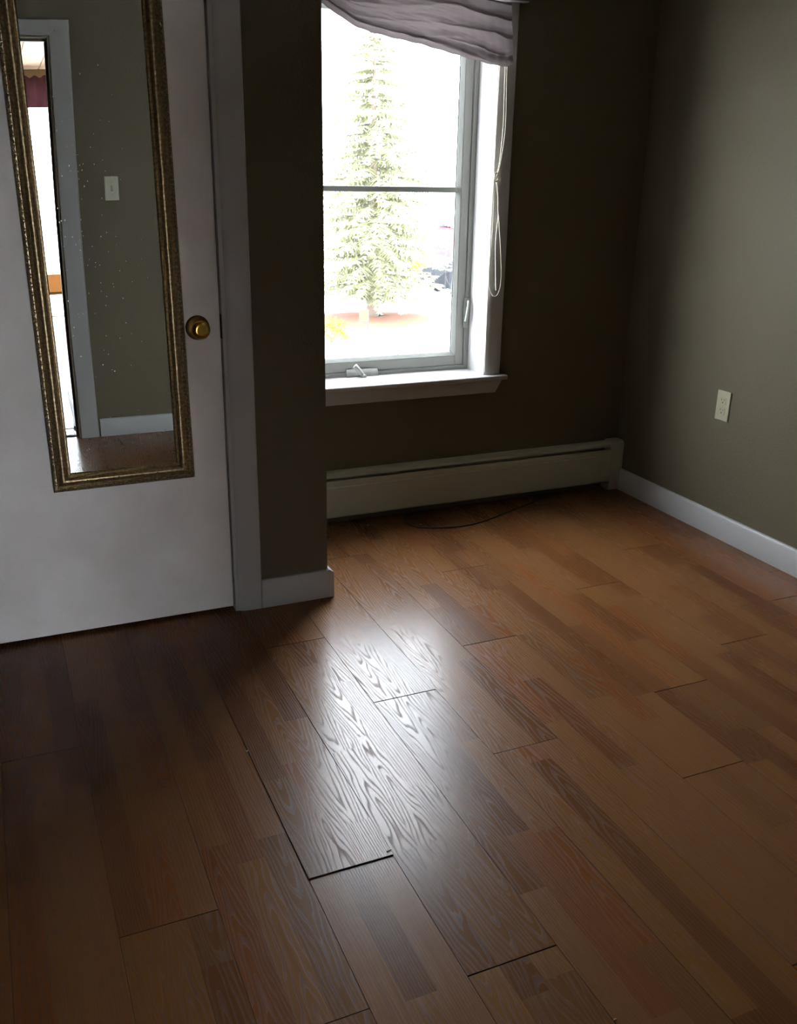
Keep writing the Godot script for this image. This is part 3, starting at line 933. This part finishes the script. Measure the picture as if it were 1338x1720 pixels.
# ---------------------------------------------------------------- the room behind the doorway, met in the mirror
func build_living_room() -> void:
	var far := -5.0
	var roof := 2.36
	slab("floor_living", "living_floor", [[-3.0, 3.2, -0.2, 0.0, far - 0.15, -0.02]], "pale glossy floor of the room behind the doorway")
	slab("wall_living_left", "living_wall", [[-3.12, -3.0, -0.2, 2.6, far - 0.15, 0.1]])
	slab("wall_living_right", "living_wall", [[3.2, 3.32, -0.2, 2.6, far - 0.15, 0.1]])
	slab("wall_living_near", "living_wall", [[-3.0, LEFT_X - 0.12, 0.0, 2.6, -0.02, 0.1], [LEFT_X - 0.12, -0.42, 0.0, 2.6, -0.02, 0.1], [0.385, 3.2, 0.0, 2.6, -0.02, 0.1], [-0.42, 0.385, 1.975, 2.6, -0.02, 0.1]])
	slab("wall_living_far", "living_wall", [[-3.0, -1.6, 0.0, 2.6, far - 0.15, far], [2.9, 3.2, 0.0, 2.6, far - 0.15, far], [-1.6, 2.9, 2.27, 2.6, far - 0.15, far]])
	var cl := slab("ceiling_living", "cream_board", [[-3.12, 3.32, roof + 0.012, 2.6, far - 0.15, 0.1]], "cream board ceiling of the room behind the doorway")
	for i in 31:                                        # boards of the ceiling
		var x := -3.0 + 0.2 * i
		part("ceiling_board", MB.new().box(P(x + 0.003, roof, far + 0.005), P(x + 0.197, roof + 0.012, -0.03), 0.004), M.cream_board, cl)
	# full-height glazing: tall panes over a wooden rail, low panes under it
	var w := base("window_2", P(0.36, 0, far - 0.07))
	struct(w, "wide bright window wall of the room behind, seen in the mirror")
	var at := w.position
	var posts := [-1.6, -0.56, 0.42, 1.0, 1.92, 2.84]
	for x in posts:
		part("mullion", MB.new().box(P(x, 0.0, far - 0.1) - at, P(x + 0.06, 2.27, far - 0.04) - at, 0.003), M.vinyl, w)
	part("head", MB.new().box(P(-1.6, 2.21, far - 0.1) - at, P(2.9, 2.27, far - 0.04) - at, 0.003), M.vinyl, w)
	part("sill", MB.new().box(P(-1.6, 0.0, far - 0.1) - at, P(2.9, 0.006, far - 0.04) - at, 0.001), M.vinyl, w)
	var rail := part("wood_rail", MB.new().box(P(-1.6, 0.25, far - 0.1) - at, P(2.9, 0.435, far - 0.02) - at, 0.004), M.oak_trim, w)
	part("rail_edge", MB.new().box(P(-1.6, 0.225, far - 0.1) - at, P(2.9, 0.25, far - 0.01) - at, 0.004), M.jamb_paint, rail)
	for i in 5:
		for k in 2:
			var h0: float = [0.006, 0.435][k]
			var h1: float = [0.225, 2.21][k]
			part("pane", MB.new().box(P(posts[i] + 0.06, h0, far - 0.077) - at, P(posts[i + 1], h1, far - 0.073) - at), M.glass, w)
	# roller blinds half down on all panes but the middle one
	for i in 5:
		if i == 2:
			continue
		var bl := base("roller_blind", P((posts[i] + posts[i + 1]) / 2 + 0.03, 2.2, far - 0.02))
		tag(bl, ["cream roller blind in the far left bay of the room behind", "cream roller blind left of the uncovered pane", "", "cream roller blind right of the uncovered pane", "cream roller blind in the far right bay of the room behind"][i], "blind", "half-drawn roller blinds")
		var half: float = (posts[i + 1] - posts[i]) / 2 - 0.005
		part("blind_cloth", MB.new().box(Vector3(-half, -0.87, -0.001), Vector3(half, 0.02, 0.001)), M.cream_board, bl)
		part("roller", MB.new().tube([Vector3(-half, 0.03, 0), Vector3(half, 0.03, 0)], 0.018, 10), M.cream_board, bl)
		part("hem_bar", MB.new().box(Vector3(-half, -0.895, -0.005), Vector3(half, -0.87, 0.005), 0.002), M.cream_board, bl)
	# valance on its rod
	var v := base("window_valance", P(0.36, 2.1, far + 0.07))
	tag(v, "gathered burgundy valance over the bright window seen in the mirror", "valance")
	var rows := []
	for i in 9:
		var line := []
		for k in 321:
			var x := -1.75 + 4.8 * k / 320.0
			var wave := sin(x * 52.0) * 0.5 + sin(x * 31.0 + 1.0) * 0.5
			var hh := 2.29 - 0.275 * i / 8.0 + (0.012 * sin(x * 70.0) if i == 0 else 0.0)
			line.append(P(x, hh, far + 0.075 + 0.022 * wave * (0.5 + i / 16.0)) - v.position)
		rows.append(line)
	part("cloth", MB.new().grid(rows, [], false, 1.0), M.valance_cloth, v)
	part("rod", MB.new().tube([P(-1.8, 2.265, far + 0.06) - v.position, P(3.1, 2.265, far + 0.06) - v.position], 0.008, 8), M.old_brass, v)
	# strip across the doorway and a dark stick lying just past it
	struct(top("trim_threshold", MB.new().push(PackedVector2Array([Vector2(0, 0), Vector2(0.05, 0), Vector2(0.045, 0.004), Vector2(0.025, 0.007), Vector2(0.005, 0.004)]), P(-0.40, 0.0, 0.135), P(0.353, 0.0, 0.135), Vector3.FORWARD, Vector3.UP), M.dark_wood), "dark strip across the doorway floor")
	tag(top("wooden_stick", MB.new().tube([P(0.36, 0.008, 0.0), P(0.38, 0.008, -0.25), P(0.41, 0.008, -1.0)], 0.008, 8), M.dark_wood), "thin dark stick on the bright floor past the doorway, seen in the mirror", "stick")


# ---------------------------------------------------------------- whoever takes the picture stands in the doorway
# bones: [from, to, radius, radius, colour]; their tapered capsules joined with a smooth minimum and meshed as surface nets
func nets(bones: Array, cell: float, soft: float, mb: MB) -> void:
	var near := {}
	var values := {}
	for b in bones:
		var big: float = maxf(b[2], b[3]) + cell * 2.0
		var lo: Vector3 = (b[0] as Vector3).min(b[1]) - Vector3.ONE * big
		var hi: Vector3 = (b[0] as Vector3).max(b[1]) + Vector3.ONE * big
		for i in range(floori(lo.x / cell), ceili(hi.x / cell) + 1):
			for j in range(floori(lo.y / cell), ceili(hi.y / cell) + 1):
				for k in range(floori(lo.z / cell), ceili(hi.z / cell) + 1):
					var key := Vector3i(i, j, k)
					var p := Vector3(key) * cell
					var ba: Vector3 = b[1] - b[0]
					var t := clampf((p - b[0]).dot(ba) / ba.length_squared(), 0.0, 1.0)
					var d: float = (p - b[0] - ba * t).length() - lerpf(b[2], b[3], t)
					if d > big:
						continue
					if not values.has(key):
						values[key] = d
						near[key] = [d, b[4]]
					else:
						var o: float = values[key]
						var h := maxf(soft - absf(o - d), 0.0) / soft
						values[key] = minf(o, d) - h * h * soft * 0.25
						if d < near[key][0]:
							near[key] = [d, b[4]]
	var spot := {}
	for key: Vector3i in values:
		var sum := Vector3.ZERO
		var count := 0
		var whole := true
		var v := []
		for c in 8:
			var q := key + Vector3i(c & 1, (c >> 1) & 1, c >> 2)
			if not values.has(q):
				whole = false
				break
			v.append(values[q])
		if not whole:
			continue
		for c in 8:
			for ax in 3:
				var e: int = c | (1 << ax)
				if e != c and (v[c] < 0.0) != (v[e] < 0.0):
					var t: float = v[c] / (v[c] - v[e])
					var pc := Vector3(c & 1, (c >> 1) & 1, c >> 2)
					var pe := Vector3(e & 1, (e >> 1) & 1, e >> 2)
					sum += pc.lerp(pe, t)
					count += 1
		if count:
			spot[key] = (Vector3(key) + sum / count) * cell
	var slope := func(p: Vector3i) -> Vector3:
		var g := Vector3.ZERO
		for ax in 3:
			var d := Vector3i.ZERO
			d[ax] = 1
			g[ax] = values.get(p + d, 0.0) - values.get(p - d, 0.0)
		return g.normalized()
	for key: Vector3i in values:
		for ax in 3:
			var d := Vector3i.ZERO
			d[ax] = 1
			if not values.has(key + d) or (values[key] < 0.0) == (values[key + d] < 0.0):
				continue
			var u := Vector3i.ZERO
			u[(ax + 1) % 3] = 1
			var w := Vector3i.ZERO
			w[(ax + 2) % 3] = 1
			var ks := [key, key - u, key - u - w, key - w]
			if not ks.all(func(q): return spot.has(q)):
				continue
			var ps := ks.map(func(q): return spot[q])
			var ns := ks.map(func(q): return slope.call(q))
			var out := Vector3(d) * (1.0 if values[key] < 0.0 else -1.0)
			mb.tint = near[key][1]
			mb.smooth([ps[0], ps[1], ps[2]], [ns[0], ns[1], ns[2]], out)
			mb.smooth([ps[0], ps[2], ps[3]], [ns[0], ns[2], ns[3]], out)


func build_person() -> void:
	var t := base("person", P(-0.03, 0, -0.36))
	tag(t, "person in a dark shirt and jeans standing in the doorway holding up a phone", "person")
	var at := t.position
	var skin := Color(0.42, 0.25, 0.18)
	var shirt := Color(0.04, 0.045, 0.06)
	var jean := Color(0.05, 0.07, 0.12)
	var shoe := Color(0.03, 0.03, 0.03)
	var hair := Color(0.05, 0.035, 0.025)
	var b := []
	var add := func(p: Array, q: Array, r0: float, r1: float, c: Color) -> void: b.append([P(p[0], p[1], p[2]) - at, P(q[0], q[1], q[2]) - at, r0, r1, c])
	add.call([-0.1, 0.93, -0.37], [0.04, 0.93, -0.37], 0.115, 0.115, jean)
	add.call([-0.03, 0.98, -0.37], [-0.03, 1.10, -0.365], 0.135, 0.12, shirt)
	add.call([-0.09, 1.12, -0.365], [0.03, 1.12, -0.365], 0.095, 0.095, shirt)
	add.call([-0.11, 1.28, -0.36], [0.05, 1.28, -0.36], 0.11, 0.11, shirt)
	add.call([-0.17, 1.40, -0.36], [0.11, 1.40, -0.36], 0.065, 0.065, shirt)
	add.call([-0.03, 1.40, -0.36], [-0.02, 1.50, -0.34], 0.058, 0.05, skin)
	for s in [-1, 1.0]:
		var m := -0.03
		add.call([m + 0.17 * s, 1.395, -0.36], [m + 0.255 * s, 1.14, -0.26], 0.058, 0.045, shirt)
		add.call([m + 0.255 * s, 1.14, -0.26], [-0.03 + 0.115 * s, 1.265, -0.075], 0.043, 0.029, skin)
		add.call([m + 0.085 * s, 0.90, -0.37], [m + 0.1 * s, 0.50, -0.35], 0.092, 0.06, jean)
		add.call([m + 0.1 * s, 0.50, -0.35], [m + 0.1 * s, 0.10, -0.385], 0.062, 0.045, jean)
		add.call([m + 0.1 * s, 0.047, -0.40], [m + 0.115 * s, 0.04, -0.22], 0.043, 0.037, shoe)
	var mb := MB.new()
	nets(b, 0.02, 0.05, mb)
	b.clear()                                           # head
	add.call([-0.02, 1.46, -0.345], [-0.02, 1.52, -0.325], 0.05, 0.05, skin)
	add.call([-0.02, 1.545, -0.295], [-0.02, 1.58, -0.305], 0.05, 0.066, skin)
	add.call([-0.02, 1.62, -0.315], [-0.02, 1.625, -0.345], 0.08, 0.084, skin)
	add.call([-0.02, 1.59, -0.238], [-0.02, 1.562, -0.224], 0.009, 0.013, skin)
	add.call([-0.045, 1.533, -0.252], [0.005, 1.533, -0.252], 0.008, 0.008, Color(0.36, 0.16, 0.13))
	for s in [-1, 1.0]:
		add.call([-0.02 + 0.03 * s, 1.6, -0.243], [-0.02 + 0.033 * s, 1.6, -0.243], 0.008, 0.008, hair)
		add.call([-0.02 + 0.083 * s, 1.61, -0.325], [-0.02 + 0.086 * s, 1.575, -0.322], 0.014, 0.011, skin)
	add.call([-0.02, 1.66, -0.32], [-0.02, 1.65, -0.36], 0.079, 0.086, hair)
	add.call([-0.02, 1.63, -0.38], [-0.02, 1.56, -0.385], 0.075, 0.06, hair)
	nets(b, 0.008, 0.014, mb)
	for s in [-1.0, 1.0]:                               # hands on the sides of the phone
		b.clear()
		var h := [-0.02 + 0.085 * s, 1.285, -0.062]
		add.call([-0.03 + 0.115 * s, 1.265, -0.075], h, 0.027, 0.022, skin)
		add.call(h, [-0.01 + 0.066 * s, 1.325, -0.050], 0.02, 0.016, skin)
		for i in 4:
			var y := 1.350 - 0.021 * i
			var reach: float = [0.9, 1.0, 0.95, 0.78][i]
			add.call([-0.01 + 0.066 * s, y - 0.018, -0.052], [0.0 + 0.054 * s, y, -0.022], 0.0095, 0.009, skin)
			add.call([0.0 + 0.054 * s, y, -0.022], [0.0 + (0.054 - 0.02 * reach) * s, y + 0.004, -0.0165], 0.009, 0.0075, skin)
		add.call([-0.015 + 0.07 * s, 1.300, -0.062], [0.0 + 0.05 * s, 1.318, -0.058], 0.012, 0.0105, skin)
		add.call([0.0 + 0.05 * s, 1.318, -0.058], [0.0 + 0.027 * s, 1.33, -0.052], 0.0105, 0.0085, skin)
		nets(b, 0.004, 0.006, mb)
	var m := mat("figure", Color.WHITE, 0.8)
	m.vertex_color_use_as_albedo = true
	part("body", mb, m, t)
	tag(top("phone", MB.new().box(P(-0.036, 1.262, -0.030), P(0.036, 1.402, -0.042), 0.003), M.cable), "slim black phone held upright in the doorway by the person", "phone")


# ---------------------------------------------------------------- outdoors
func build_outside() -> void:
	var g := -2.6
	var gr := top("ground", MB.new().box(Vector3(-90, g - 0.3, -110), Vector3(110, g, 60)), M.pavement)
	struct(gr, "pale pavement outside")
	# spruce
	var t := base("spruce_tree", P(10.2, g, 25.2))
	tag(t, "tall pale spruce tree standing outside the window", "tree")
	part("trunk", MB.new().tube([Vector3(0, 0, 0), Vector3(0.03, 2.5, 0), Vector3(0, 5.0, 0.02), Vector3(0, 7.6, 0)], 0.19, 10, 0.02), M.bark, t)
	var r := RandomNumberGenerator.new()
	r.seed = 61
	var mb := MB.new()
	var y := 0.75
	while y < 7.5:
		var reach := 3.1 * pow(1.0 - y / 7.9, 0.72) * (0.62 + 0.38 * smoothstep(0.5, 2.6, y)) + 0.12
		var count := int(lerpf(17, 6, y / 7.5))
		for i in count:
			var a := TAU * (i + r.randf() * 0.8) / count
			var len := reach * r.randf_range(0.7, 1.08)
			var d := Vector3(cos(a), 0, sin(a))
			var side := Vector3(-sin(a), 0, cos(a))
			var steps := 7
			var y0 := y + r.randf_range(-0.15, 0.15)
			for k in steps:
				var s := (k + 0.6) / steps
				var p := Vector3(0, y0, 0) + d * len * s + Vector3.UP * (0.12 * s - 0.42 * s * s) * len * 0.6
				var wd := len * 0.26 * (1.1 - s) + 0.07
				for q in 11:
					var sg := 1.0 if q % 2 else -1.0
					p += d * len / steps * 0.09
					var tip := p + d * wd * r.randf_range(0.1, 0.7) + side * sg * wd * r.randf_range(0.2, 0.8) + Vector3.DOWN * wd * r.randf_range(0.1, 0.6)
					var b0 := p - d * 0.03 + side * sg * 0.02
					var b1 := p + d * 0.045 + Vector3.DOWN * 0.02
					var sh := r.randf_range(0.7, 1.3)
					mb.tint = Color(sh * 1.05, sh, sh * r.randf_range(0.7, 1.0))
					mb.tri(b0, b1, tip, Vector3.UP)
		y += lerpf(0.24, 0.17, y / 7.5)
	var fo := part("foliage", mb, M.needles, t)
	fo.set_meta("kind", "stuff")
	# bark bed round it
	var bed := []
	for i in 3:
		var line := []
		for k in 24:
			var a := TAU * k / 24.0
			var rad: float = [0.3, 1.1, 1.75][i] * (1.0 + 0.12 * sin(a * 3.0 + 1.0))
			line.append(P(10.2 + rad * cos(a), g + [0.12, 0.1, 0.005][i], 25.0 + rad * 0.9 * sin(a)))
		bed.append(line)
	part("mulch_bed", MB.new().grid(bed, [], true, -1.0), M.mulch, gr).set_meta("label", "reddish bark bed at the foot of the spruce")
	# shrubs
	for s in [[7.7, 21.7, 0.5, "yellow-green shrub left of the spruce, low in the window"], [16.2, 34.5, 0.85, "pale round shrub right of the spruce, before the red shed"]]:
		var b := base("garden_shrub", P(s[0], g, s[1]))
		tag(b, s[3], "shrub", "shrubs outside")
		var lf := MB.new()
		for i in 420:
			var d: Vector3 = Vector3(r.randfn(), absf(r.randfn()) * 0.9, r.randfn()).normalized() * s[2] * r.randf_range(0.55, 1.0)
			d.y += s[2] * 0.25
			var e: Vector3 = Vector3(r.randfn(), r.randfn(), r.randfn()).normalized() * s[2] * 0.13
			var h: Vector3 = Vector3(r.randfn(), r.randfn(), r.randfn()).normalized() * s[2] * 0.07
			lf.quad(d - e, d + h, d + e, d - h, Vector3.UP)
		part("leaves", lf, M.shrub_leaf, b).set_meta("kind", "stuff")
		for i in 5:
			var a := TAU * i / 5.0
			part("stem", MB.new().tube([Vector3(0.03 * cos(a), 0, 0.03 * sin(a)), Vector3(0.5 * s[2] * cos(a), s[2] * 0.8, 0.5 * s[2] * sin(a))], 0.02, 5), M.bark, b)
	# yard sign
	var sg := base("yard_sign", P(9.15, g, 23.0))
	tag(sg, "small yellow yard sign with a red frame near the spruce", "sign")
	part("sign_panel", MB.new().box(Vector3(-0.21, 0.3, -0.01), Vector3(0.03, 0.58, 0.01), 0.003), M.sign_yellow, sg)
	for yy in [0.275, 0.575]:
		part("frame_bar", MB.new().box(Vector3(-0.225, yy, -0.014), Vector3(0.045, yy + 0.025, 0.014), 0.002), M.red_paint, sg)
	part("post", MB.new().box(Vector3(0.03, 0, -0.014), Vector3(0.055, 0.6, 0.014), 0.002), M.red_paint, sg)
	# shed
	var sh := base("red_shed", P(24.5, g, 44.5))
	tag(sh, "red shed far off at the right edge of the window", "shed")
	part("wall", MB.new().box(Vector3(-2.4, 0, -1.5), Vector3(2.4, 1.45, 1.5), 0.01), M.red_paint, sh)
	part("roof", MB.new().push(PackedVector2Array([Vector2(-1.6, 1.45), Vector2(0, 1.62), Vector2(1.6, 1.45), Vector2(1.6, 1.5), Vector2(0, 1.68), Vector2(-1.6, 1.5)]), Vector3(-2.6, 0, 0), Vector3(2.6, 0, 0), Vector3.BACK, Vector3.UP), M.roof_grey, sh)
	part("door", MB.new().box(Vector3(-0.5, 0.02, 1.49), Vector3(0.5, 1.38, 1.53), 0.005), M.roof_grey, sh)
	# car, its nose to the left
	var car := base("parked_car", P(16.35, g, 30.0))
	tag(car, "dark parked car at the lower right of the window", "car")
	part("body", MB.new().push(PackedVector2Array([Vector2(-2.1, 0.28), Vector2(-2.15, 0.62), Vector2(-1.9, 0.82), Vector2(-1.0, 0.92), Vector2(-0.35, 1.36), Vector2(0.9, 1.42), Vector2(1.7, 1.0), Vector2(2.1, 0.92), Vector2(2.15, 0.3)]), Vector3(0, 0, -0.85), Vector3(0, 0, 0.85), Vector3.RIGHT, Vector3.UP), M.car_paint, car)
	part("side_window", MB.new().push(PackedVector2Array([Vector2(-0.85, 0.93), Vector2(-0.3, 1.29), Vector2(0.85, 1.34), Vector2(1.45, 1.0)]), Vector3(0, 0, 0.845), Vector3(0, 0, 0.858), Vector3.RIGHT, Vector3.UP), M.silver_paint, car)
	for x in [-1.35, 1.35]:
		for z in [-0.8, 0.8]:
			var wh := part("wheel", MB.new().lathe([Vector2(0, 0.0), Vector2(0.3, 0.0), Vector2(0.33, 0.04), Vector2(0.33, 0.16), Vector2(0.3, 0.2), Vector2(0, 0.2)], Vector3(x, 0.33, z - 0.1), Vector3.BACK, 20), M.tyre, car)
			part("hub", MB.new().lathe([Vector2(0, 0.22), Vector2(0.18, 0.21), Vector2(0.2, 0.19)], Vector3(x, 0.33, z - 0.1), Vector3.BACK, 16), M.silver_paint, wh)


func _ready() -> void:
	rng.seed = 1
	var cam := Camera3D.new()
	cam.name = "camera"
	cam.fov = 58.10
	cam.near = 0.02
	cam.far = 400.0
	cam.transform = Transform3D(Basis(Vector3(0.916904, 0.016807, 0.398754), Vector3(0.122281, 0.939233, -0.320763), Vector3(-0.379914, 0.342869, 0.859131)), Vector3(0, EYE, 0))
	add_child(cam)
	cam.current = true
	# an overcast sky, a little brighter overhead, is the only light
	var sky_mat := ProceduralSkyMaterial.new()
	var grey := Color(0.93, 0.965, 1.0)
	sky_mat.sky_top_color = grey
	sky_mat.sky_horizon_color = Color(0.83, 0.865, 0.9)
	sky_mat.sky_curve = 0.6
	sky_mat.ground_bottom_color = Color(0.6, 0.6, 0.6)
	sky_mat.ground_horizon_color = Color(0.6, 0.6, 0.6)
	var sky := Sky.new()
	sky.sky_material = sky_mat
	var env := Environment.new()
	env.background_mode = Environment.BG_SKY
	env.sky = sky
	env.background_energy_multiplier = 37.0
	env.tonemap_mode = Environment.TONE_MAPPER_LINEAR
	env.tonemap_exposure = 1.05
	env.sdfgi_enabled = true
	env.ssao_enabled = true
	env.ssil_enabled = true
	var we := WorldEnvironment.new()
	we.name = "environment"
	we.environment = env
	add_child(we)

	make_materials()
	build_shell()
	build_living_room()
	build_door()
	build_window()
	build_outside()
	build_heater()
	build_mirror()
	build_shade()
	build_outlet()
	build_switch()
	build_small()
	build_person()
